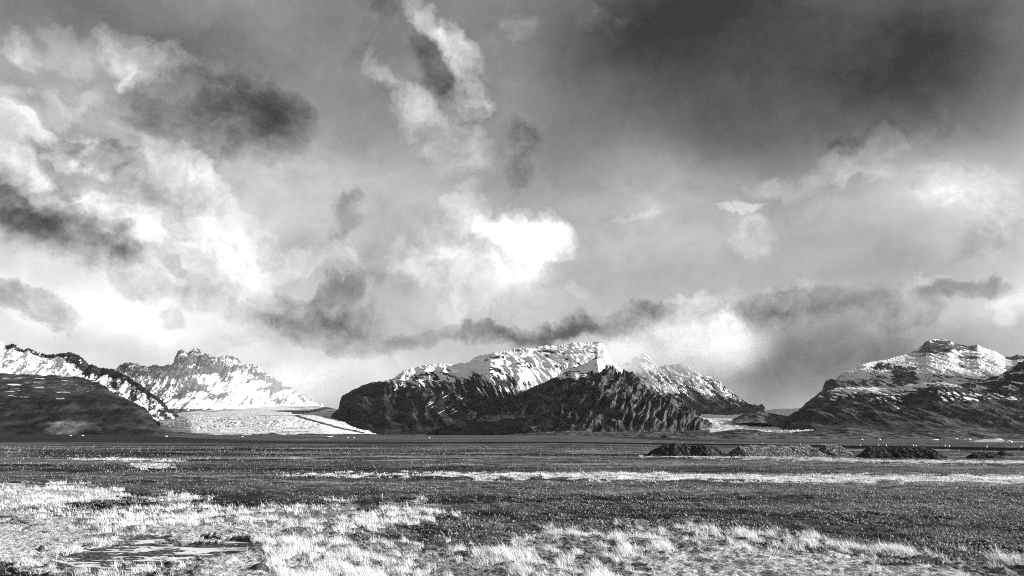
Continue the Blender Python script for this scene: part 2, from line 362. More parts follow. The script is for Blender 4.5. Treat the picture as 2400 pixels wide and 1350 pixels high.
# ------------------------------------------------------------------ mountains
def rock_mat(name, lo, hi, fs, snow_k=.55, snow_alb=.74, strata=0.0, tint=1.0, bump=5.5):
    m, q, o = new_mat(name)
    pos = q.n('ShaderNodeNewGeometry').outputs['Position']; sn = attr(q, 'snow'); st = attr(q, 'streak'); tn_ = attr(q, 'tone')
    na = q.noise(pos, fs, 8, .68); nb = q.noise(q.mapping(pos, sc=(1, 1, 3.2)), fs*.32, 7, .62); nc = q.noise(pos, fs*5, 5, .7)
    rock = q.m('ADD', lo, q.m('MULTIPLY', q.rng(na, .34, .70), hi-lo))
    rock = q.m('MULTIPLY', rock, q.m('ADD', .45, q.m('MULTIPLY', q.rng(nb, .35, .65), .9)))
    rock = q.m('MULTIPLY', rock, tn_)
    k = q.m('ADD', sn, q.m('MULTIPLY', q.m('SUBTRACT', q.m('ADD', q.m('MULTIPLY', na, .55), q.m('MULTIPLY', nc, .45)), .5), snow_k*2.6))
    k = q.m('ADD', k, st)
    mask = q.rng(k, .47, .55)
    col = q.mix(mask, rock, snow_alb)
    h = q.m('ADD', q.m('MULTIPLY', na, .8), q.m('MULTIPLY', nc, .25))
    h = q.m('MULTIPLY', h, q.mix(mask, 1.0, .12))
    diffuse(q, o, col, .9, h, bump, 1.0, .05)
    return m

def interp(pts, px): 
    a = np.array(pts, float); return np.interp(px, a[:, 0], a[:, 1])

def loft(name, rails, N, M, mat, label, gully=(60, 200, 0.0), rough=(25, 300), jag=(0, 100), snow=None, seed=0,
         back=1.25, kind='mountain', topfade=.35, streak=None, spow=1.0, stretch=5.0, hide=40, crag=0, flow=.28, tone=None, ampf=None, rgain=.55):
    s = np.linspace(0, 1, N); pts = []
    for r in rails:
        r = np.array(r, float); u = (r[:, 0]-r[0, 0])/(r[-1, 0]-r[0, 0])
        px, py, d = (np.interp(s, u, r[:, i]) for i in range(3))
        ax, az_ = ray(px, py); pts.append(np.stack([ax*d, d, CAMH + az_*d], -1))
    ridge = pts[-1]
    strike = np.concatenate([[0], np.cumsum(np.hypot(np.diff(ridge[:, 0]), np.diff(ridge[:, 1])))])
    front = pts[0].copy(); front[:, 1] -= 60; front[:, 2] -= hide; pts = [front] + pts
    b = ridge.copy(); b[:, 0] *= back; b[:, 1] *= back; b[:, 2] = -60
    mid = ridge.copy(); mid[:, 0] *= 1+(back-1)*.35; mid[:, 1] *= 1+(back-1)*.35; mid[:, 2] = ridge[:, 2]*.72
    pts = np.array(pts + [mid, b]); K = len(pts)
    kr = K-3                                          # index of the ridge rail
    tt = np.concatenate([np.linspace(0, 1, 5)[:-1], np.linspace(1, kr, M), np.linspace(kr, K-1, 26)[1:]])
    i = np.clip(np.floor(tt).astype(int), 0, K-2); f = (tt-i)[:, None, None]
    g_ = lambda j: pts[np.clip(j, 0, K-1)]
    p0, p1, p2, p3 = g_(i-1), g_(i), g_(i+1), g_(i+2)
    m1 = (p2-p0)*.5; m2 = (p3-p1)*.5
    # keep corners at the foot and the ridge
    for arr, cond in ((m1, (i == kr) | (i == 1)), (m2, (i+1 == kr) | (i+1 == 1))): arr[cond] = (p2-p1)[cond]
    S = (2*f**3-3*f**2+1)*p1 + (f**3-2*f**2+f)*m1 + (-2*f**3+3*f**2)*p2 + (f**3-f**2)*m2
    S = S.transpose(1, 0, 2)                          # N, rows, 3
    T = np.clip((tt-1)/(kr-1), 0, None)[None, :]; 
    dv = np.linalg.norm(np.diff(S, axis=1), axis=2); Vv = np.concatenate([np.zeros((N, 1)), np.cumsum(dv, 1)], 1)
    U = S[:, :, 0] + .35*S[:, :, 1]
    du = np.gradient(S, axis=0); dvv = np.gradient(S, axis=1); nrm = np.cross(du, dvv); nrm /= np.linalg.norm(nrm, axis=2, keepdims=True)+1e-9
    if nrm[:, M//2, 2].mean() < 0: nrm = -nrm
    fade = np.clip(np.where(T <= 1, np.minimum(1, T/.22)*(topfade + (1-topfade)*np.minimum(1, (1-T)/.14)), .5*(T > 0)), 0, 1)
    amp, lam, shear = gully
    wob = .45*fbm(U/(lam*2.5), Vv/(lam*3), 3, seed+5)
    gu = (U - .30*shear*Vv)/lam + wob
    gl = fbm(gu, Vv/(lam*stretch), 3, seed+20, .5, True)
    big = fbm(U/(lam*5)+3.3, Vv/(lam*6), 3, seed+40)
    disp = amp*(gl-.25) + amp*1.4*big + rough[0]*fbm(U/rough[1], Vv/rough[1], 6, seed+60, rgain)
    disp = disp + crag*(fbm(U/70+.3*wob, Vv/55, 4, seed+80, .55, True)-.3)*sstep(.25, .7, T)*sstep(1.02, .86, T)
    if ampf: disp = disp*ampf(T)*(.25 + 1.1*sstep(-.25, .30, fbm(U/420, Vv/300, 3, seed+95)))
    S = S + nrm*(disp*fade)[:, :, None]
    if jag[0]:
        jg = jag[0]*(fbm(strike/jag[1], strike*0+seed, 4, 300+seed, .6, True)-.35)
        S[:, :, 2] += jg[:, None]*np.exp(-np.abs(1-np.where(T > 1, 1+(T-1)*3, T))/.035)
    fl = fbm(gu*4.5, Vv/(lam*2.2), 4, seed+90)
    px, py = to_px(S[:, :, 0], S[:, :, 1], S[:, :, 2])
    c = dict(px=px, py=py, z=S[:, :, 2], nz=nrm[:, :, 2], gl=gl, T=T+0*px, U=U, V=Vv, big=big, lam=lam, gu=gu)
    sn = snow(c) if snow else np.zeros((N, len(tt)))
    sn = sn + flow*fl
    st = streak(c) if streak else np.zeros((N, len(tt)))
    o = mesh_obj(name, S.reshape(-1, 3), grid_faces(N, len(tt)), mat, attrs={'snow': sn, 'streak': st, 'tone': tone(c)+0*sn if tone else 1+0*sn})
    tag(o, label, kind, kind='structure')
    return o

ROCK = rock_mat('basalt_rock', .009, .055, .010)
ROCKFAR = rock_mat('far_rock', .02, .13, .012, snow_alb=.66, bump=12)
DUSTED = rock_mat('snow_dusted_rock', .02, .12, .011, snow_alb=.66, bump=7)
line = lambda c, pts, soft: (interp(pts, c['px']) - c['py'])/soft      # above a line drawn across the slope

# dark hill at the left edge, benched, with thin snow lines
def snow_a(c):
    s = .5*line(c, [(-300,866),(0,874),(120,880),(200,884),(260,884),(400,900)], 6)
    return np.clip(s, -.45, .6) - .15*(c['gl'] < .2)
def streak_a(c):
    b = sstep(915, 895, c['py']) + sstep(948, 936, c['py'])*.8
    wv = fbm(c['px']/60, c['py']/4.0, 4, 701)
    return 1.6*sstep(.22, .42, wv)*np.clip(b, 0, 1)*sstep(330, 200, c['px'])
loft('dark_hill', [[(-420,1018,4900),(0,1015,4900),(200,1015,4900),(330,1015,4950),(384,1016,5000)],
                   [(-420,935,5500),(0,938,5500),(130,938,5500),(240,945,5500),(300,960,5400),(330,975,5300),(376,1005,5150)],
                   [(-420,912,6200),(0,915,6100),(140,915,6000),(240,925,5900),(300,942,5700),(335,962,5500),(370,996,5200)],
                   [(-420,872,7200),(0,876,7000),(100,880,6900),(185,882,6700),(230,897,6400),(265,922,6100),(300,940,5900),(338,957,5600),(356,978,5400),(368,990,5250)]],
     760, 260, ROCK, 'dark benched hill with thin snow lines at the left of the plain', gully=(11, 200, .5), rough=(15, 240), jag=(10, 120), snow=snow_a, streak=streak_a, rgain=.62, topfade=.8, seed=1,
     tone=lambda c: 1 + .8*sstep(935, 915, c['py']) - .45*np.exp(-((c['py']-940)/9)**2) + 4.0*sstep(.95, .25, np.hypot((c['px']-165)/85, (c['py']-1003)/22) + .5*fbm(c['px']/25, c['py']/12, 3, 61)), kind='hill')  # tone also paints a sunlit patch low on the face

# snowy ridge behind it
def snow_b(c):
    s = .55 + .16*sstep(220, 150, c['px'])
    rockband = interp([(-300,20),(0,9),(40,13),(60,4),(75,10),(120,12),(135,4),(160,26),(200,34),(215,20),(280,14),(420,6)], c['px'])
    top = interp(RB, c['px']); dd = c['py'] - top
    r = sstep(rockband*1.25, rockband*.5, dd)*(c['px'] > 10)
    s = s - .36*r + .12*c['gl'] - .10*sstep(205, 300, c['px'])*sstep(.35, .0, c['gl']) - .06*sstep(220, 330, c['px'])
    return s
RB = [(-420,760),(-60,782),(0,803),(15,812),(32,808),(45,815),(55,822),(65,817),(85,826),(95,830),(128,832),(143,830),(165,826),(185,836),(197,848),(207,860),(215,856),(230,862),(250,865),(272,869),(300,882),(340,912),(380,940),(412,972)]
loft('snowy_ridge', [[(-420,965,6400),(0,965,6400),(200,970,6500),(300,975,6700),(420,978,7000)],
                     [(-420,885,7600),(0,884,7600),(130,884,7600),(215,905,7500),(300,930,7500),(414,975,7150)],
                     [(x, y, 9200 - max(0, x)*4.5) for x, y in RB]],
     700, 230, ROCK, 'bright snowy ridge with dark rock crests rising behind the dark hill', gully=(30, 150, -.4), rough=(40, 230), jag=(26, 70), crag=26, snow=snow_b, seed=7)

# far craggy peak left of the glacier
RC = [(230,905),(262,880),(285,858),(300,852),(312,852),(325,858),(345,862),(365,858),(380,862),(400,858),(411,847),(414,832),(421,824),(432,826),(441,828),(450,822),(460,820),(475,826),(490,838),(505,843),(520,838),(535,836),(555,842),(565,852),(575,857),(590,857),(605,860),(615,872),(630,884),(650,894),(665,898),(682,908),(700,928),(730,952)]
def snow_c(c):
    top = interp(RC, c['px']); dd = c['py'] - top
    base = .60 + .06*sstep(480, 580, c['px'])
    cl = interp([(230,10),(300,22),(400,34),(450,46),(520,40),(570,34),(620,12),(720,4)], c['px'])
    crag = sstep(cl*1.25, cl*.55, dd)*sstep(660, 560, c['px'])
    return base + .04 - .24*crag + .14*(c['gl']-.35)*sstep(.15, .5, dd/80) - .30*sstep(.02, .22, fbm(c['px']/48+.02*c['py'], c['py']/20, 5, 405))*sstep(960, 930, c['py']) + .35*c['big'] - .55*sstep(952, 966, c['py'] + 8*fbm(c['px']/20, c['py']/8, 3, 5))*sstep(600, 420, c['px'])
loft('craggy_peak', [[(330,976,9000),(400,972,9200),(460,964,9800),(560,956,10800),(640,950,12000),(760,952,14000)],
                     [(300,945,9800),(400,935,10300),(480,925,10800),(560,922,11600),(650,930,12800),(750,950,14300)],
                     [(x, y, 11500 + max(0, x-400)*7) for x, y in RC]],
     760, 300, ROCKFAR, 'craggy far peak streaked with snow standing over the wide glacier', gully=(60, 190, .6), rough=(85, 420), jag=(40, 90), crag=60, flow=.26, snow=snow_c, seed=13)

# the long snow-topped massif in the middle
RD = [(776,985),(786,972),(795,958),(799,940),(802,930),(812,922),(830,911),(860,899),(880,894),(900,893),(920,886),(945,870),(965,863),(985,860),(1005,857),(1030,855),(1060,858),(1085,852),(1100,850),(1112,838),(1130,832),(1160,826),(1200,820),(1250,815),(1295,811),(1330,808),(1342,804),(1375,803),(1402,802),(1414,807),(1420,818),(1426,832),(1433,846),(1442,860),(1465,885),(1500,915),(1540,945)]
def snow_d(c):
    s = .5 + .5*line(c, [(760,860),(860,880),(900,895),(950,890),(1000,893),(1060,895),(1100,885),(1150,880),(1200,890),(1260,905),(1350,905),(1450,900),(1560,930)], 44)
    s = np.clip(s, -.25, .74) + .13*(c['gl']-.30)
    crag = sstep(.12, .34, fbm(c['px']/60, c['py']/14, 4, 411))*sstep(800, 940, c['px'])
    s = s - .34*crag*sstep(900, 880, c['py'])
    return s - .5*sstep(920, 870, c['px'])
def streak_d(c):
    z1 = np.exp(-(((c['px']-1055)/75)**2 + ((c['py']-955)/28)**2)); z2 = np.exp(-(((c['px']-1190)/60)**2 + ((c['py']-915)/28)**2))
    wv = fbm((c['px'] + 1.7*c['py'])/5.5, (c['py'] - .35*c['px'])/34, 4, 431)
    w2 = fbm((c['px'] - .55*c['py'])/4.5, c['py']/36, 4, 433)
    return 1.5*sstep(.24, .46, wv)*z1*1.2 + 1.6*sstep(.18, .42, w2)*z2*1.2
loft('snow_topped_massif', [[(778,986,7300),(800,1000,6900),(850,1012,6500),(900,1018,6300),(1000,1018,6200),(1150,1018,6200),(1300,1015,6300),(1540,1010,7000)],
                 [(777,982,7500),(800,970,7300),(850,955,7150),(900,955,7000),(1000,958,6900),(1130,958,6900),(1300,955,7100),(1540,985,7500)],
                 [(777,978,7600),(800,950,7600),(840,920,7700),(900,906,7800),(960,900,7900),(1040,895,7900),(1110,888,7800),(1150,862,7700),(1200,868,7800),(1250,862,8000),(1340,855,8200),(1440,880,8300),(1540,960,8000)],
                 [(x, y, 8300 + min(max(0, x-900), 420)*4.2) for x, y in RD]],
     1100, 380, ROCK, 'long snow-topped massif with a dark blunt left shoulder, middle of the range', gully=(48, 210, .45), rough=(42, 330), jag=(14, 100), snow=snow_d, streak=streak_d, seed=23, flow=.5)

# small pyramid peak
RE = [(1010,1012),(1060,1000),(1110,974),(1150,950),(1200,930),(1240,914),(1280,894),(1310,881),(1335,868),(1360,857),(1382,846),(1393,840),(1397,834),(1401,840),(1412,847),(1425,858),(1440,868),(1470,895),(1520,930)]
def snow_e(c):
    s = .5 + .5*line(c, [(1000,880),(1280,886),(1330,888),(1400,884),(1460,886),(1530,900)], 12)
    s = np.clip(s, -.4, .62)
    strat = sstep(.1, .5, np.sin(c['py']*1.15 + 2*fbm(c['px']/40, c['py']/20, 2, 55)))*sstep(862, 872, c['py'])*.30*sstep(-.2, .25, fbm(c['px']/22, c['py']/5, 3, 56))
    return s - strat - .25*sstep(846, 838, c['py'])
loft('pyramid_peak', [[(1030,1016,6000),(1150,1016,5900),(1300,1015,5900),(1400,1014,6000),(1560,1010,6200)],
                      [(1020,1008,6300),(1150,982,6300),(1300,950,6400),(1400,945,6500),(1540,985,6400)],
                      [(x, y, 6900) for x, y in RE]],
     560, 260, ROCK, 'small pointed pyramid peak with grey snow under its tip', gully=(24, 190, .9), rough=(16, 200), jag=(8, 60), snow=snow_e, seed=31)

# rugged dark front peak
RF = [(1228,1012),(1240,990),(1262,965),(1290,940),(1320,918),(1350,900),(1375,887),(1392,880),(1408,872),(1422,865),(1430,867),(1437,862),(1444,867),(1452,870),(1458,878),(1463,872),(1467,880),(1472,872),(1484,872),(1490,880),(1500,893),(1520,908),(1550,922),(1580,938),(1600,950),(1620,966),(1640,985),(1656,1000),(1668,1013)]
def streak_f(c): return np.where(c['gl'] > .52, .12, 0)*sstep(990, 900, c['py'])
loft('rugged_front_peak', [[(1232,1014,5100),(1300,1015,5000),(1450,1016,4950),(1600,1016,5000),(1672,1014,5150)],
                     [(1235,1006,5300),(1290,985,5200),(1360,965,5200),(1450,955,5200),(1560,975,5200),(1630,998,5250),(1670,1013,5300)],
                     [(x, y, 5700 - abs(x-1445)*.9) for x, y in RF]],
     1000, 420, rock_mat('dark_gullied_rock', .016, .125, .02, bump=8), 'rugged dark front peak cut by slanting gullies, no snow', gully=(60, 82, 2.0), rough=(20, 130), jag=(34, 50), crag=8, snow=lambda c: -.35+0*c['px'], seed=43, topfade=.6, stretch=4)

# snowy peaks behind, half in cloud
RG = [(1390,915),(1420,890),(1450,862),(1485,842),(1508,833),(1522,842),(1540,862),(1570,886),(1600,900),(1640,918),(1675,934),(1710,955),(1740,972)]
def snow_g(c): return .44 + .35*(c['gl']-.3) - .30*sstep(915, 955, c['py']) + .25*c['big']
loft('snowy_spur', [[(1420,985,8600),(1560,982,8600),(1650,976,8600),(1750,974,8700)],
                    [(1400,950,9200),(1520,925,9200),(1640,945,9000),(1745,973,8900)],
                    [(x, y, 10000 - max(0, x-1500)*4) for x, y in RG]],
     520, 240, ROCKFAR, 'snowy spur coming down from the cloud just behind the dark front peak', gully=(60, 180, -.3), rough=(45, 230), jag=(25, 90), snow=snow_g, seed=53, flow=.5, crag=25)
RH = [(1500,870),(1560,856),(1600,852),(1625,868),(1645,882),(1655,879),(1668,884),(1690,900),(1712,918),(1740,935),(1765,952),(1790,964)]
loft('snowy_peak', [[(1560,976,9300),(1640,974,9300),(1720,972,9400),(1792,966,9600)],
                    [(1530,940,10200),(1640,925,10200),(1720,948,10000),(1791,965,9900)],
                    [(x, y, 11200 - max(0, x-1640)*6) for x, y in RH]],
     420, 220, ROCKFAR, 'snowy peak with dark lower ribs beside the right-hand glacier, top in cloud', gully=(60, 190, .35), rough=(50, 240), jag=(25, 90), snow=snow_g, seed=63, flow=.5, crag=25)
# right-hand mountain: snow dome behind, crag at the edge, dark hill in front
RI = [(1840,985),(1862,974),(1878,958),(1895,941),(1912,929),(1929,917),(1934,904),(1937,893),(1946,891),(1956,892),(1970,880),(1990,870),(2010,862),(2022,855),(2030,852),(2055,848),(2080,842),(2120,832),(2148,820),(2160,812),(2168,803),(2180,797),(2200,795),(2220,797),(2235,803),(2252,809),(2270,811),(2290,808),(2305,815),(2330,822),(2355,836),(2372,836),(2384,830),(2400,834),(2450,815),(2560,800),(2800,840)]
def snow_i(c):
    s = .66 + .25*c['big'] + .18*(c['gl']-.3) - .12*sstep(860, 900, c['py'])
    for cx, cy, rx, ry, k in ((2195,812,36,14,.75),(2260,812,28,8,.6),(2275,838,32,3.0,.8),(2110,862,60,5,.4),(2120,885,26,22,.5),(1945,905,14,12,.6),(2385,834,24,10,.7),(2070,856,16,7,.6)):
        s = s - k*np.exp(-(((c['px']-cx)/rx)**4 + ((c['py']-cy)/ry)**4))*(.45+.95*sstep(-.12, .16, fbm(c['px']/16, c['py']/4.5, 4, 88)))
    return s - .25*sstep(2030, 1900, c['px'])
loft('snow_dome', [[(1850,985,7400),(1960,965,7600),(2100,955,7900),(2300,955,7900),(2800,955,7600)],
                   [(1852,983,7500),(1940,928,7900),(2040,905,8300),(2150,900,8500),(2300,900,8500),(2800,905,8200)],
                   [(x, y, 8000 + min(max(0, x-1850), 350)*7) for x, y in RI]],
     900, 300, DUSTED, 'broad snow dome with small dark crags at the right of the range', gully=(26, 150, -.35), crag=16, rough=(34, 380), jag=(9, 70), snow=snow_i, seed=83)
def snow_j(c): return .30 + .4*(c['gl']-.3) - .3*sstep(870, 850, c['py'])*sstep(2340, 2370, c['px'])
loft('dark_crag', [[(2180,950,7000),(2300,950,6900),(2420,950,6900),(2800,950,6900)],
                   [(2180,925,7200),(2300,918,7200),(2400,905,7200),(2800,900,7200)],
                   [(2180,915,7600),(2240,903,7600),(2300,892,7600),(2345,882,7600),(2368,866,7600),(2385,850,7600),(2400,846,7600),(2450,838,7600),(2800,850,7600)]],
     400, 170, ROCK, 'dark rocky crag cut off by the right edge of the picture', gully=(34, 150, -.3), rough=(30, 200), jag=(16, 80), snow=snow_j, seed=93, kind='crag')
RK = [(1826,1006),(1850,990),(1866,974),(1882,958),(1900,940),(1920,925),(1940,915),(1960,911),(2000,909),(2040,911),(2080,915),(2100,912),(2130,905),(2160,901),(2200,897),(2230,903),(2270,913),(2330,924),(2400,938),(2460,945),(2800,935)]
def streak_k(c):
    wv = fbm((c['px'] + 1.2*c['py'])/26.0, (c['py'] - .45*c['px'])/5.5, 4, 771)
    z = sstep(985, 960, c['py'])*(.35 + .65*sstep(945, 920, c['py']))
    pt = fbm(c['px']/110, c['py']/40, 2, 778)
    return 1.5*sstep(.06, .20, wv)*(.25 + .75*z)*sstep(-.12, .2, pt)
loft('dark_front_hill', [[(1835,1008,5300),(1900,1008,5200),(2000,1008,5100),(2200,1010,5000),(2400,1016,5000),(2800,1020,5000)],
                   [(1832,1004,5500),(1900,975,5500),(2000,962,5500),(2200,968,5400),(2400,980,5400),(2800,980,5400)],
                   [(1830,1004,5600),(1900,950,6000),(2000,925,6100),(2100,930,6000),(2200,915,5900),(2300,938,5900),(2400,955,5900),(2800,955,5900)],
                   [(x, y, 6700) for x, y in RK]],
     900, 300, ROCK, 'dark front hill dotted with snow patches below the snow dome', gully=(40, 220, .5), rough=(34, 240), jag=(12, 100), snow=lambda c: np.clip(.5+.5*line(c, [(1800,895),(1940,916),(2080,922),(2130,912),(2200,902),(2800,905)], 26), -.3, .60), streak=streak_k, tone=lambda c: 1.5 + .6*sstep(-.1, .25, fbm(c['px']/70, c['py']/14, 4, 781)), rgain=.62, seed=103, kind='hill')

# ------------------------------------------------------------------ glaciers and moraines
def ice_mat(name, debris):
    m, q, o = new_mat(name)
    pos = q.n('ShaderNodeNewGeometry').outputs['Position']; db = attr(q, 'snow')
    n = q.noise(pos, .012, 8, .7); n2 = q.noise(pos, .05, 5, .65)
    ice = q.m('ADD', .52, q.m('MULTIPLY', q.rng(n, .3, .7), .24))
    dirt = q.m('ADD', .02, q.m('MULTIPLY', n2, .06))
    k = q.rng(q.m('ADD', db, q.m('MULTIPLY', q.m('SUBTRACT', n2, .5), debris)), .42, .58)
    diffuse(q, o, q.mix(k, ice, dirt), .7, q.m('ADD', n, q.m('MULTIPLY', n2, .6)), 4.5, 1.0, .2)
    return m
def seg_d(px, py, pts):
    best = np.full(px.shape, 1e9)
    for (x1, y1), (x2, y2) in zip(pts[:-1], pts[1:]):
        dx, dy = x2-x1, (y2-y1)*3; t = np.clip(((px-x1)*dx + (py-y1)*3*dy)/(dx*dx+dy*dy), 0, 1)
        best = np.minimum(best, np.hypot(px-x1-t*dx, (py-y1)*3-t*dy))
    return best/3
def debris_l(c):
    px, py = c['px'], c['py'] + 1.0*fbm(c['px']/9, c['py']/3, 3, 15)
    a = seg_d(px, py, [(690,968),(712,967),(735,963),(760,957),(800,953)]); b = seg_d(px, py, [(696,975),(720,982),(760,993),(800,1004),(850,1014)])
    d3 = seg_d(px, py, [(740,970),(790,985),(830,992)])
    return sstep(3.4, 1.2, a) + sstep(2.4, 1.0, b)*1.0 + .5*sstep(1.2, .4, d3) + .5*sstep(1006, 1016, c['py'])*sstep(620, 400, px) + .5*sstep(.04, .3, fbm(c['px']/150, (c['py'] + .02*(c['px']-560))/3.5, 4, 409)) + .12*sstep(975, 960, c['py'])
def crev(c):
    return 0
ice_l = loft('glacier', [[(380,1016,5250),(450,1019,4500),(560,1019,4400),(660,1019,4400),(760,1020,4500),(885,1019,5200)],
                 [(376,1000,5900),(450,996,5600),(560,996,5600),(660,992,5600),(760,998,5700),(868,1013,5900)],
                 [(372,982,7300),(450,972,7400),(560,968,7600),(660,968,7600),(740,974,7400),(812,992,6900)],
                 [(362,973,9000),(450,963,10500),(560,955,12000),(640,950,13000),(700,950,13000),(760,953,11000),(795,960,9000)]],
     900, 420, ice_mat('glacier_ice', .5), 'wide pale crevassed glacier with a dark moraine stripe left of the massif', gully=(7, 44, 1.4), rough=(11, 34), snow=debris_l, ampf=lambda t: .35+.65*sstep(.72, .40, t), seed=113, kind='glacier', back=1.02, topfade=.5, stretch=1.2)
def debris_r(c): return .9*sstep(1000, 1010, c['py'] + 5*fbm(c['px']/30, c['py']/6, 3, 19))*sstep(1690, 1640, c['px'])
loft('glacier', [[(1600,1012,5000),(1700,1014,4900),(1780,1018,4800),(1850,1015,4800),(1960,1005,5200)],
                 [(1600,985,6600),(1700,988,6400),(1780,1002,5800),(1850,1008,5300),(1960,1003,5400)],
                 [(1600,969,9000),(1700,971,9200),(1770,966,10000),(1820,958,11500),(1960,955,11500)]],
     460, 300, bpy.data.materials['glacier_ice'], 'short white glacier tongue between the dark front peak and the right-hand hill', gully=(7, 50, 1.2), rough=(11, 36), snow=debris_r, seed=123, kind='glacier', back=1.02, topfade=.5, stretch=1.2)
SOIL = rock_mat('moraine_soil', .02, .17, .03, bump=4)
def mor(name, ridge, d, base, label, amp=7, sn=None, seed=0, rb=8):
    loft(name, [[(p[0], base if np.isscalar(base) else interp(base, p[0]), d) for p in ridge], [(x, y, d*1.12) for x, y in ridge]], 420, 60, SOIL, label,
         gully=(amp, 90, .3), rough=(rb, 70), jag=(3, 60), snow=(lambda c: -.3+0*c['px']) if sn is None else sn, seed=seed, kind='moraine', back=1.15, hide=20)
mor('moraine_hill', [(1718,985),(1732,978),(1745,971),(1775,966),(1805,969),(1840,974),(1880,984),(1940,1000)], 5800, [(1718,986),(1780,984),(1840,1000),(1940,1010)], 'dark debris mound lying on the right-hand glacier tongue', 12, lambda c: .12+.3*(c['gl']-.3), 133, 14)
mor('moraine_hill', [(1560,1018),(1620,1016),(1660,1015),(1690,1012),(1735,1006),(1770,1009),(1795,1014),(1830,1016),(1890,1011),(1925,1006),(1960,1006),(1990,1003),(2030,1008),(2080,1013),(2110,1015)], 3900, [(1560,1022),(1700,1023),(1900,1026),(2110,1027)], 'low rolling moraine hills in front of the short glacier tongue', 7, lambda c: -.1+.2*c['big'], 143)
mor('moraine_hill', [(2070,1022),(2120,1014),(2150,1009),(2180,1005),(2200,1006),(2230,1009),(2280,1012),(2320,1016),(2400,1019),(2600,1022)], 3300, [(2070,1027),(2200,1030),(2400,1031),(2600,1032)], 'low rounded moraine hill below the dark front hill on the right', 6, lambda c: -.1+.2*c['big'], 153)
mor('moraine_hill', [(372,1016),(385,1012),(400,1012),(430,1016),(520,1019),(600,1017),(640,1015),(665,1018),(720,1016),(780,1018),(840,1017),(900,1019),(1000,1019)], 4100, 1023, 'low dark moraine bank along the foot of the wide glacier', 4, None, 163, 4)
mor('moraine_hill', [(1180,1020),(1280,1013),(1340,1010),(1390,1013),(1440,1011),(1500,1015),(1540,1010),(1580,1015),(1650,1020)], 4300, 1023, 'low scree apron at the foot of the rugged front peak', 6, None, 173, 6)

# ------------------------------------------------------------------ road across the plain
def resample(P_, step):
    d = np.concatenate([[0], np.cumsum(np.hypot(*np.diff(P_, axis=0).T))]); t = np.arange(0, d[-1], step)
    r = np.stack([np.interp(t, d, P_[:, k]) for k in (0, 1)], -1)
    ker = np.hanning(25)/np.hanning(25).sum(); pad = np.pad(r, ((12, 12), (0, 0)), 'edge')
    return np.stack([np.convolve(pad[:, k], ker, 'valid') for k in (0, 1)], -1)
rp = resample(ROAD, 4.0); tn = np.gradient(rp, axis=0); tn /= np.linalg.norm(tn, axis=1, keepdims=True); nn = np.stack([-tn[:, 1], tn[:, 0]], -1)
zr = np.convolve(np.pad(ground_z(rp[:, 0], rp[:, 1]), 10, 'edge'), np.ones(21)/21, 'valid') + .75
m, q, o = new_mat('road_gravel'); pos = q.n('ShaderNodeNewGeometry').outputs['Position']
diffuse(q, o, q.m('ADD', .012, q.m('MULTIPLY', q.noise(pos, 1.2, 6, .7), .035)), .9)
prof = [(-6.2, -1.6), (-3.9, 0), (0, .08), (3.9, 0), (6.2, -1.6)]
V = np.stack([np.stack([rp[:, 0]+nn[:, 0]*a, rp[:, 1]+nn[:, 1]*a, zr+b], -1) for a, b in prof], 1)
tag(mesh_obj('road', V.reshape(-1, 3), grid_faces(len(rp), len(prof)), m, smooth=False), 'low dark road embankment running across the plain', 'road', kind='structure')

# roadside marker posts
m, q, o = new_mat('white_post'); diffuse(q, o, .85, .5); POST = m
m, q, o = new_mat('post_reflector'); diffuse(q, o, .6, .15, spec=.8); REFL = m
def box(x0, x1, y0, y1, z0, z1, tx=1.0):
    v = [(x*(tx if z == z1 else 1), y*(tx if z == z1 else 1), z) for z in (z0, z1) for y in (y0, y1) for x in (x0, x1)]
    return np.array(v, float), np.array([(0,2,3,1),(4,5,7,6),(0,1,5,4),(2,6,7,3),(0,4,6,2),(1,3,7,5)])
def empty(name, loc, rz=0):
    e = bpy.data.objects.new(name, None); COL.objects.link(e); e.location = loc; e.rotation_euler = (0, 0, rz); e.empty_display_size = .3; return e
posts = [(1538,0),(1588,1),(1680,0),(1768,1),(1892,0),(1904,1),(1961,0),(2033,1),(2045,0),(2106,0),(2121,1),(2179,0),(2195,1),(2257,0),(2340,0),(2359,1)]
proto = None
word = ['first','second','third','fourth','fifth','sixth','seventh','eighth','ninth','tenth','eleventh','twelfth','thirteenth','fourteenth','fifteenth','last']
rpx, _ = to_px(rp[:, 0], np.maximum(rp[:, 1], 1), zr)
for k, (px, side) in enumerate(posts):
    j = np.argmin(np.where(rp[:, 1] > 60, np.abs(rpx - px), 1e9)); sg = 3.6 if side else -3.6
    loc = (rp[j, 0]+nn[j, 0]*sg, rp[j, 1]+nn[j, 1]*sg, zr[j])
    if proto is None:
        e = empty('marker_post', loc); proto = e
        v, f = box(-.11, .11, -.09, .09, -.25, .62, .8); mesh_obj('post', v, f, POST, e, smooth=False)
        v, f = box(-.07, .07, -.095, -.078, .36, .52); mesh_obj('reflector', v, f, REFL, e, smooth=False)
    else:
        e = proto.copy(); COL.objects.link(e); e.location = loc
        for ch in list(proto.children):
            c = ch.copy(); COL.objects.link(c); c.parent = e
    tag(e, 'white roadside marker post, %s of the row counted from the left' % word[k], 'marker post', 'marker posts along the road')

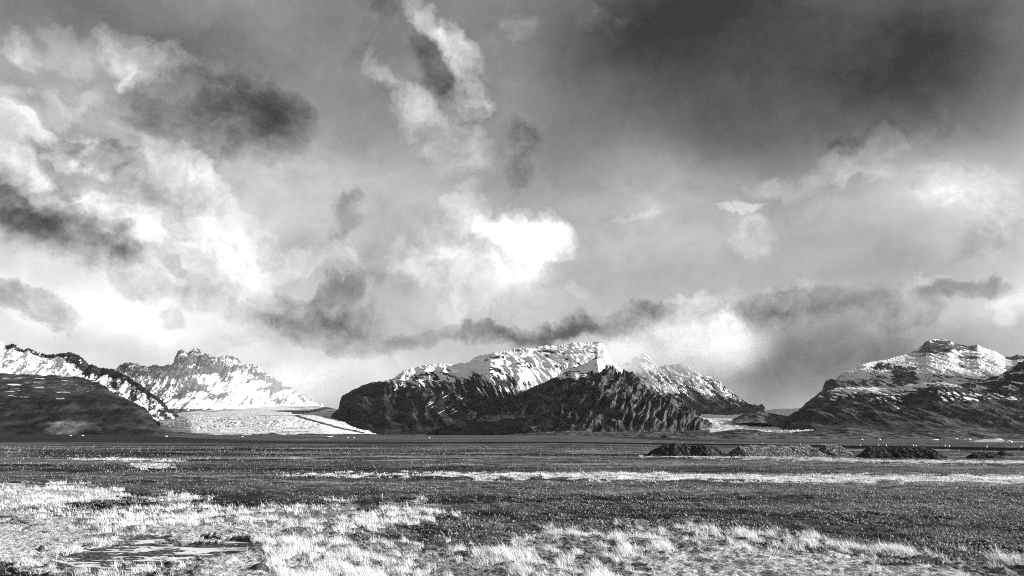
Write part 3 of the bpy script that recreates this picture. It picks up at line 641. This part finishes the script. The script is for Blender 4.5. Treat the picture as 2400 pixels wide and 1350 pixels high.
# ------------------------------------------------------------------ gravel heaps
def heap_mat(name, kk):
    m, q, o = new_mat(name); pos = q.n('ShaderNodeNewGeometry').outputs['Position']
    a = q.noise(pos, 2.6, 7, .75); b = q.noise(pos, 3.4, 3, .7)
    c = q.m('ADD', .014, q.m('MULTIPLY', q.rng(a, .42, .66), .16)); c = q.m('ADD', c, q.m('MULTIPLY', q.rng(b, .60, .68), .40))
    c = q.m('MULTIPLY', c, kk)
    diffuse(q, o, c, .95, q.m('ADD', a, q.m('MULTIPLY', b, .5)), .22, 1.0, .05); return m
SHADEHEAP = heap_mat('shaded_heap_gravel', .6); LITHEAP = heap_mat('lit_heap_gravel', 1.5)  # same gravel twice: sunlight painted into the lighter copy, shade into the darker
def heap(pl, pr, ptop, D, rot, label, seed, w=1.0, sag=0):
    # ridge between two picture columns at a height seen at row ptop, D metres away
    x0, x1 = (pl-1200)/F*D, (pr-1200)/F*D; H = CAMH - (ptop-YH)/F*D
    cx = (x0+x1)/2; L_ = max(.4, (x1-x0)/2/math.cos(rot)); gz = float(ground_z(np.array(cx), np.array(D))); h = H - gz
    R_ = h/.68*w + 1.2
    gx = np.linspace(-L_-R_, L_+R_, int(60+14*(L_+R_))); gy = np.linspace(-R_, R_, 110); GX, GY = np.meshgrid(gx, gy, indexing='ij')
    dd = np.hypot(np.maximum(0, np.abs(GX)-L_), GY/w)
    hz_ = h - .68*dd*(1+.10*fbm(GX/2.5, GY/2.5, 3, seed)) + .20*h*(fbm(GX/3.2, GX*0+seed, 3, seed+3)-sag*np.cos(GX/max(L_, 1)*1.5))
    hz_ = hz_ + (.40 if rot > R(15) else .26)*(fbm((GX+.6*GY)/.95, GY/3.2, 4, seed+9, .55, True)-.35)*np.clip(dd/1.0, .25, 1) + .10*fbm(GX/.35, GY/.35, 4, seed+15)
    cs, sn = math.cos(rot), math.sin(rot)
    Z_ = np.maximum(hz_, -.45)
    v = np.stack([GX*cs-GY*sn, GX*sn+GY*cs, Z_], -1).reshape(-1, 3)
    o_ = mesh_obj('gravel_heap', v, grid_faces(len(gx), len(gy)), LITHEAP if rot > R(15) else SHADEHEAP, smooth=False); o_.location = (cx, D, gz)
    tag(o_, label, 'gravel heap', 'gravel heaps on the plain')
heap(1548, 1640, 1041, 154, R(-14), 'dark flat-topped gravel heap, leftmost of the row', 1)
heap(1654, 1664, 1044.5, 163, R(10), 'pointed dark gravel heap half hidden behind the leftmost heap', 2)
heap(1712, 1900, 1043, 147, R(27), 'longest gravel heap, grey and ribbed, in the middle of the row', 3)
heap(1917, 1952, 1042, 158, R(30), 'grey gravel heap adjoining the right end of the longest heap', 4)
heap(2030, 2152, 1047, 134, R(-14), 'dark lumpy gravel heap with sagging crest, right of the gap', 5, 1.0, .12)
heap(2264, 2304, 1059.5, 133, R(-14), 'low dark gravel heap near the right edge', 6, 1.5)
heap(2325, 2330, 1056, 143, R(6), 'small pointed gravel heap behind the low heap at the right edge', 7, 1.2)

# ------------------------------------------------------------------ farm buildings far across the plain
m, q, o = new_mat('white_wall'); diffuse(q, o, .80, .7); WALL = m
m, q, o = new_mat('dark_wall'); diffuse(q, o, .05, .7); DWALL = m
m, q, o = new_mat('pale_roof'); diffuse(q, o, .75, .5); PROOF = m
m, q, o = new_mat('dark_roof'); diffuse(q, o, .10, .6); DROOF = m
def house(px, py, wpx, hpx, label, wall=None, roof=None, cat='farm building', name='farm_building', depth=8, tilt=0.0):
    x, D, z = on_ground(px, py, 700, 6000); W = wpx*D/F; Hh = max(1.8, .62*hpx*D/F); wh = Hh*.6
    e = empty(name, (x, D, z), tilt)
    v, f = box(-W/2, W/2, -depth/2, depth/2, -1.5, wh); mesh_obj('wall', v, f, wall or WALL, e, smooth=False)
    a, b, t = W/2+.3, depth/2+.4, .25
    v = np.array([(-a,-b,wh-.05),(-a,0,Hh),(-a,b,wh-.05),(a,-b,wh-.05),(a,0,Hh),(a,b,wh-.05),(-a,-b,wh+t),(-a,0,Hh+t),(-a,b,wh+t),(a,-b,wh+t),(a,0,Hh+t),(a,b,wh+t)], float)
    f4 = np.array([(0,1,4,3),(1,2,5,4),(6,9,10,7),(7,10,11,8),(0,3,9,6),(2,8,11,5),(0,6,7,1),(1,7,8,2),(3,4,10,9),(4,5,11,10)])
    mesh_obj('roof', v, f4, roof or PROOF, e, smooth=False)
    n_ = 3 if W > 14 else 1
    for k in range(n_):
        ux = (k-(n_-1)/2)*W/3.2; v, f = box(ux-1.0, ux+1.0, -depth/2-.06, -depth/2+.02, .1, wh*.75); mesh_obj('door', v, f, DROOF, e, smooth=False)
    tag(e, label, cat, 'farm buildings at the foot of the mountains')
house(165, 1021.6, 4.5, 2.6, 'small white hut on the plain below the dark benched hill, the left one of two')
house(193, 1021.7, 5.5, 2.8, 'slightly larger white hut below the dark benched hill, the right one of two')
house(389, 1023, 5, 2.6, 'lone white hut by the left end of the wide glacier front')
house(568, 1024.2, 3.5, 2.2, 'tiny white hut in front of the middle of the wide glacier')
house(770, 1026, 18, 5, 'long farm shed with a pale roof and dark front below the glacier moraine stripe', DWALL, PROOF, depth=14)
house(815, 1026, 4, 2.2, 'small pale hut just right of the long farm shed')
house(829, 1026.3, 4, 2.2, 'small pale hut, farther right of the long farm shed')
house(1006, 1027.2, 3, 2.8, 'single white hut on the dark strip below the snow-topped massif')
house(2018, 1030.4, 8, 2.6, 'low white building below the dark front hill, leftmost of the right-hand farms')
house(2060, 1030.2, 6, 2.8, 'small white house second from the left among the right-hand farms')
house(2147, 1028.6, 10, 4, 'pale farmhouse at the left foot of the rounded moraine hill')
house(2188, 1031.6, 19, 3.4, 'long low white barn in front of the rounded moraine hill')
house(2222, 1028, 3.5, 2.6, 'tiny white hut set up on the slope above the long low barn')
house(2241, 1029, 6, 3.6, 'white house with pale roof between the long barn and the farm cluster')
house(2258, 1030.4, 11, 3.6, 'white barn of the farm cluster with a dark roof', WALL, DROOF)
house(2270, 1030.6, 9, 3.4, 'white shed at the right end of the farm cluster')
house(2333, 1030, 26, 2.4, 'very long narrow white building above the pale field', depth=10)
house(2363, 1037.5, 7, 4, 'white house at the edge of the pale field, nearest of the farms')

# ------------------------------------------------------------------ stones in the grass
import bmesh
m, q, o = new_mat('dark_stone'); pos = q.n('ShaderNodeNewGeometry').outputs['Position']; a = q.noise(pos, 14, 7, .7)
diffuse(q, o, q.m('ADD', .03, q.m('MULTIPLY', q.rng(a, .35, .7), .10)), .85, a, .03, 1.0, .2); DST = m
m, q, o = new_mat('pale_stone'); pos = q.n('ShaderNodeNewGeometry').outputs['Position']; a = q.noise(pos, 14, 7, .7)
diffuse(q, o, q.m('ADD', .25, q.m('MULTIPLY', q.rng(a, .35, .7), .35)), .85, a, .03, 1.0, .2); PST = m
def stone(px, py, wpx, hpx, mat, label, seed):
    x, D, z = on_ground(px, py); W = wpx*D/F/2; H = hpx*D/F
    bm = bmesh.new(); bmesh.ops.create_icosphere(bm, subdivisions=4, radius=1.0)
    V = np.array([v.co[:] for v in bm.verts]); fs = np.array([[v.index for v in f.verts] for f in bm.faces]); bm.free()
    k = 1 + .22*fbm(V[:, 0]*1.1+seed, V[:, 1]*1.1+V[:, 2], 3, seed) + .05*fbm(V[:, 0]*4, V[:, 1]*4+V[:, 2]*3, 3, seed+1)
    V = V*k[:, None]; V[:, 2] = np.where(V[:, 2] > 0, V[:, 2]**.9 if False else V[:, 2], V[:, 2]*.6)
    V = V*np.array([W, W*.8, H*.85])
    ob = mesh_obj('stone', V, fs, mat); ob.location = (x, D, z + H*.12); tag(ob, label, 'stone', 'stones lying on the plain')
stone(606, 1342, 46, 20, DST, 'rounded dark boulder in pale grass, nearest the camera', 3)
stone(96, 1294, 17, 15, DST, 'small upright dark stone in the grass left of the frozen puddle', 4)
stone(722, 1318, 24, 11, PST, 'half-buried lighter stone among tall grass right of the boulder', 5)
stone(895, 1167, 5, 9, PST, 'small pale upright stone at the far edge of the grass', 6)
stone(2091, 1260, 6, 5, PST, 'small bright stone on the dark gravel behind the right-hand grass', 7)
stone(2230, 1125, 6, 4, DST, 'small dark stone lying in the pale grass band', 8)

# ------------------------------------------------------------------ ice on the wet hollow
m, q, o = new_mat('puddle_ice'); pos = q.n('ShaderNodeNewGeometry').outputs['Position']; a = q.noise(q.mapping(pos, sc=(.5, 2, 1)), 2.5, 6, .65)
diffuse(q, o, q.m('ADD', .66, q.m('MULTIPLY', q.rng(a, .3, .6), .24)), .25, a, .02, .5, .5)
pp = [on_ground(*p)[:2] for p in ((110,1312),(170,1286),(300,1268),(430,1260),(580,1258),(606,1272),(596,1300),(510,1328),(390,1338),(210,1334))]
iz = float(np.percentile(Z[wm > .5], 42))
cxy = np.mean(pp, axis=0); V = [(cxy[0], cxy[1], iz)] + [(x, y, iz) for x, y in pp]
tag(mesh_obj('frozen_puddle', np.array(V), np.array([(0, 1+k, 1+(k+1) % len(pp)) for k in range(len(pp))]), m, smooth=False), 'thin bright ice lying in the hollows of the wet ground', 'puddle', kind='structure')

# ------------------------------------------------------------------ grass, heather and gravel
def surf_z(x, y):
    pm_ = grass_mask(x, y); d = np.hypot(x, y)
    return ground_z(x, y) + pm_/(1+(d/60)**2)*(.10*fbm(x/.55, y/.55, 3, 81, ridge=True)), pm_
def sample(n, r0, r1, x0=-260, x1=2660):
    py = rng.uniform(r0, r1, n); px = rng.uniform(x0, x1, n); D = CAMH*F/(py-YH)*np.cos(PITCH)**0
    ax, az_ = ray(px, py); D = -CAMH/az_; return ax*D, D
def blades(x, y, z, h, wd, tone, lean=(-.38, .05), spread=.32):
    n = len(x); th = np.pi/4 + .75*rng.normal(size=n); wx, wy = np.cos(th)*wd/2, np.sin(th)*wd/2
    lx = (lean[0] + spread*rng.normal(size=n))*h; ly = (lean[1] + spread*rng.normal(size=n))*h
    V = np.empty((n, 5, 3)); b = np.stack([x, y, z-.03], -1); mid = b + np.stack([lx*.35, ly*.35, h*.6], -1); tip = b + np.stack([lx, ly, h], -1); w_ = np.stack([wx, wy, 0*wx], -1)
    V[:, 0] = b-w_; V[:, 1] = b+w_; V[:, 2] = mid+w_*.7; V[:, 3] = mid-w_*.7; V[:, 4] = tip
    i = np.arange(n)[:, None]*5
    return V.reshape(-1, 3), i+np.array([[0, 1, 2, 3]]), i+np.array([[3, 2, 4]]), np.repeat(tone, 5)
def grass_mat(name):
    m, q, o = new_mat(name); t = attr(q, 'tone'); d = q.n('ShaderNodeBsdfDiffuse'); tr = q.n('ShaderNodeBsdfTranslucent')
    q.put(d.inputs[0], grey(q, t)); q.put(tr.inputs[0], grey(q, t)); mx = q.n('ShaderNodeMixShader'); mx.inputs[0].default_value = .22
    q.t.links.new(d.outputs[0], mx.inputs[1]); q.t.links.new(tr.outputs[0], mx.inputs[2]); q.t.links.new(mx.outputs[0], o.inputs[0]); return m
def build_blades(name, parts, mat, label, cat):
    Vs, Q, T3, tn_ = [], [], [], []; off = 0
    for V, a, b, t in parts: Vs.append(V); Q.append(a+off); T3.append(b+off); tn_.append(t); off += len(V)
    tag(mesh_obj(name, np.concatenate(Vs), [np.concatenate(Q), np.concatenate(T3)], mat, attrs={'tone': np.concatenate(tn_)}), label, cat, kind='stuff')
parts = []
x, y = sample(900000, 1136, 1450); z, pmk = surf_z(x, y)
cl = fbm(x/.55, y/.75, 3, 201); big_ = fbm(x/3.0, y/4.0, 3, 211)
keep = (pmk > .5) & (rng.random(len(x)) < np.clip(.30 + 3.2*cl + 1.6*big_ + .45*short_mask(x, y), .03, 1))
x, y, z, cl, big_ = (a[keep] for a in (x, y, z, cl, big_))
sh = short_mask(x, y); d = np.hypot(x, y)
h = (.04 + .20*sstep(-.06, .40, cl + .55*big_)*np.clip(1-.8*sh, .05, 1))*rng.uniform(.5, 1.2, len(x))*np.clip(1-.35*sh, .5, 1)*np.where(rng.random(len(x)) < .035, 1.7, 1)
parts.append(blades(x, y, z, h, .006*np.maximum(1, d/17), np.clip((.66 + .32*rng.random(len(x)) + .35*big_ + .12*(sh > 0))*np.where(rng.random(len(x)) < .16, .3, 1), .08, .93)))
x, y = sample(420000, 1136, 1450); z, pmk = surf_z(x, y); big_ = fbm(x/3.0, y/4.0, 3, 211); keep = (pmk > .5) & (rng.random(len(x)) < np.clip(.40 + 1.5*fbm(x/.9, y/.9, 4, 261) + .8*short_mask(x, y), .02, 1)); x, y, z, big_ = x[keep], y[keep], z[keep], big_[keep]; d = np.hypot(x, y)
parts.append(blades(x, y, z, rng.uniform(.02, .07, len(x)), .008*np.maximum(1, d/17), np.clip(.62 + .3*rng.random(len(x)) + .3*big_, .2, .93), lean=(-1.6, .1), spread=1.3))
x, y = sample(330000, 1066, 1140); z, pmk = surf_z(x, y); keep = pmk > .5; x, y, z = x[keep], y[keep], z[keep]; cl = fbm(x/1.6, y/2.2, 3, 221); d = np.hypot(x, y)
parts.append(blades(x, y, z, (.05 + .13*sstep(-.2, .4, cl))*rng.uniform(.6, 1.2, len(x)), .007*np.maximum(1, d/17), np.clip(.62 + .28*rng.random(len(x)) + .3*cl, .2, .9)))
x, y = sample(170000, 1050, 1310); z, pmk = surf_z(x, y); pt = fbm(x/14, y/11, 4, 251, .6); keep = (pmk < .5) & (wet_mask(x, y) < .5) & (rng.random(len(x)) < .75*sstep(.10, .38, pt)); x, y, z = x[keep], y[keep], z[keep]; d = np.hypot(x, y)
parts.append(blades(x, y, z, .13*rng.uniform(.4, 1.2, len(x))*np.maximum(1, d/70), .007*np.maximum(1, d/18), rng.uniform(.2, .7, len(x))))
build_blades('grass', parts, grass_mat('dry_grass'), 'pale dry grass growing in tufts over the foreground and in a far band', 'grass')
x, y = sample(420000, 1046, 1330); z, pmk = surf_z(x, y); cl = fbm(x/.8, y/1.1, 4, 231); wmk = wet_mask(x, y)
keep = (pmk < .5) & (wmk < .5) & (rng.random(len(x)) < np.clip(.35 + 1.6*cl, .05, 1)); x, y, z, cl = x[keep], y[keep], z[keep], cl[keep]; d = np.hypot(x, y)
bm_ = black_mask(x, y)
parts = [blades(x, y, z, (.03 + .10*sstep(-.1, .4, cl))*rng.uniform(.5, 1.3, len(x))*np.maximum(1, d/80), .010*np.maximum(1, d/22)*rng.uniform(.6, 1.6, len(x)), np.clip((.03 + .42*rng.random(len(x))**2.6 + .2*cl)*(1-.5*bm_), .012, .6), spread=.6)]
build_blades('heather', parts, grass_mat('dark_heather'), 'low dark heather and moss covering the plain', 'heather')
x, y = sample(420000, 1088, 1330); z, pmk = surf_z(x, y); px_, py_ = plan_px(x, y)
keep = (pmk < .5) & (rng.random(len(x)) < (.18 + .7*sstep(900, 1500, px_))*np.clip(.5+1.6*fbm(x/4, y/6, 3, 241), .05, 1)) & (wet_mask(x, y) < .5); x, y, z = x[keep], y[keep], z[keep]; n = len(x)
sz = (.013 + .042*rng.random(n)**4)*np.clip(np.hypot(x, y)/38, 1, 1.5)
oct_ = np.array([(1,0,-.4),(-1,0,-.4),(0,1,-.4),(0,-1,-.4),(.1,0,.8)], float); V = oct_[None]*sz[:, None, None]*rng.uniform(.6, 1.3, (n, 5, 1))
a = rng.uniform(0, 6.28, n); c_, s_ = np.cos(a)[:, None], np.sin(a)[:, None]
V = np.stack([V[..., 0]*c_-V[..., 1]*s_ + x[:, None], V[..., 0]*s_+V[..., 1]*c_ + y[:, None], V[..., 2] + z[:, None] + sz[:, None]*.35], -1)
fo = np.array([(0,2,4),(2,1,4),(1,3,4),(3,0,4)]); f = (np.arange(n)[:, None, None]*5 + fo[None]).reshape(-1, 3)
m, q, o = new_mat('loose_gravel'); diffuse(q, o, attr(q, 'tone'), .85, spec=.2)
tag(mesh_obj('gravel', V.reshape(-1, 3), f, m, smooth=False, attrs={'tone': np.repeat(.06 + .44*rng.random(n)**2, 5)}), 'loose pale gravel scattered over the dark plain', 'gravel', kind='stuff')

# ------------------------------------------------------------------ air: mist on the peaks, an unseen shading cloud to the right, thin haze
def vol_mat(name, dens, scale, lo, hi, soft=.55):
    m, q, o = new_mat(name)
    ob = q.n('ShaderNodeTexCoord').outputs['Object']; pos = q.n('ShaderNodeNewGeometry').outputs['Position']
    r = q.n('ShaderNodeVectorMath', operation='LENGTH'); q.put(r.inputs[0], ob)
    fall = q.rng(r.outputs['Value'], 1.0, 1-soft, 0.0, 1.0)
    n = q.rng(q.noise(pos, scale, 4, .6), lo, hi)
    pv = q.n('ShaderNodeVolumePrincipled'); pv.inputs['Color'].default_value = (1, 1, 1, 1)
    pv.inputs['Anisotropy'].default_value = .1
    q.put(pv.inputs['Density'], q.m('MULTIPLY', q.m('MULTIPLY', fall, n), dens))
    q.t.links.new(pv.outputs[0], o.inputs['Volume']); m.volume_intersection_method = 'FAST' if hasattr(m, 'volume_intersection_method') else None
    return m
def puff(name, c, r, mat, label, cat):
    import bmesh
    bm = bmesh.new(); bmesh.ops.create_icosphere(bm, subdivisions=3, radius=1.0)
    me = bpy.data.meshes.new(name); bm.to_mesh(me); bm.free(); me.materials.append(mat)
    o = bpy.data.objects.new(name, me); COL.objects.link(o); o.location = c; o.scale = r
    return tag(o, label, cat, kind='stuff')
def mist(px, py, D, rx, rz, ry, dens, label):
    ax, az_ = ray(px, py)
    puff('mist', (ax*D, D, CAMH+az_*D), (rx*D/F, ry, rz*D/F), vol_mat('mist_air', dens, .0021, .30, .62), label, 'mist')
mist(1620, 812, 9100, 240, 100, 600, .0015, 'bright mist wrapping the snowy peaks behind the dark front peak')
mist(700, 905, 12200, 130, 62, 800, .0006, 'thin mist dissolving the right end of the craggy far peak')
mist(1462, 838, 8500, 95, 62, 420, .0012, 'wisp of mist curling round the right shoulder of the massif')
mist(560, 890, 9300, 330, 120, 500, .00042, 'faint mist softening the craggy far peak')
mist(2280, 810, 7600, 330, 90, 500, .00016, 'faint mist softening the top of the snow dome')
def shading_cloud():  # out of view, put on the sun side to shade the snow dome
    puff('cloud', (12500, 6900, 2950), (3600, 1200, 900), vol_mat('shading_cloud_air', .0028, .0006, .2, .5), 'thick unseen cloud out to the right, placed to shade the snow dome', 'cloud')
shading_cloud()
hz, q, o = new_mat('haze_air')
pv = q.n('ShaderNodeVolumePrincipled'); pv.inputs['Color'].default_value = (1, 1, 1, 1); pv.inputs['Density'].default_value = 2.4e-6; pv.inputs['Anisotropy'].default_value = .0
q.t.links.new(pv.outputs[0], o.inputs['Volume'])
hx, h0, h1 = 45000, -140, 1500
V = np.array([(x, y, z) for z in (h0, h1) for y in (-hx, hx) for x in (-hx, hx)], float)
tag(mesh_obj('haze', V, np.array([(0,2,3,1),(4,5,7,6),(0,1,5,4),(2,6,7,3),(0,4,6,2),(1,3,7,5)]), hz, smooth=False), 'thin haze over the whole plain and the mountains', 'haze', kind='stuff')
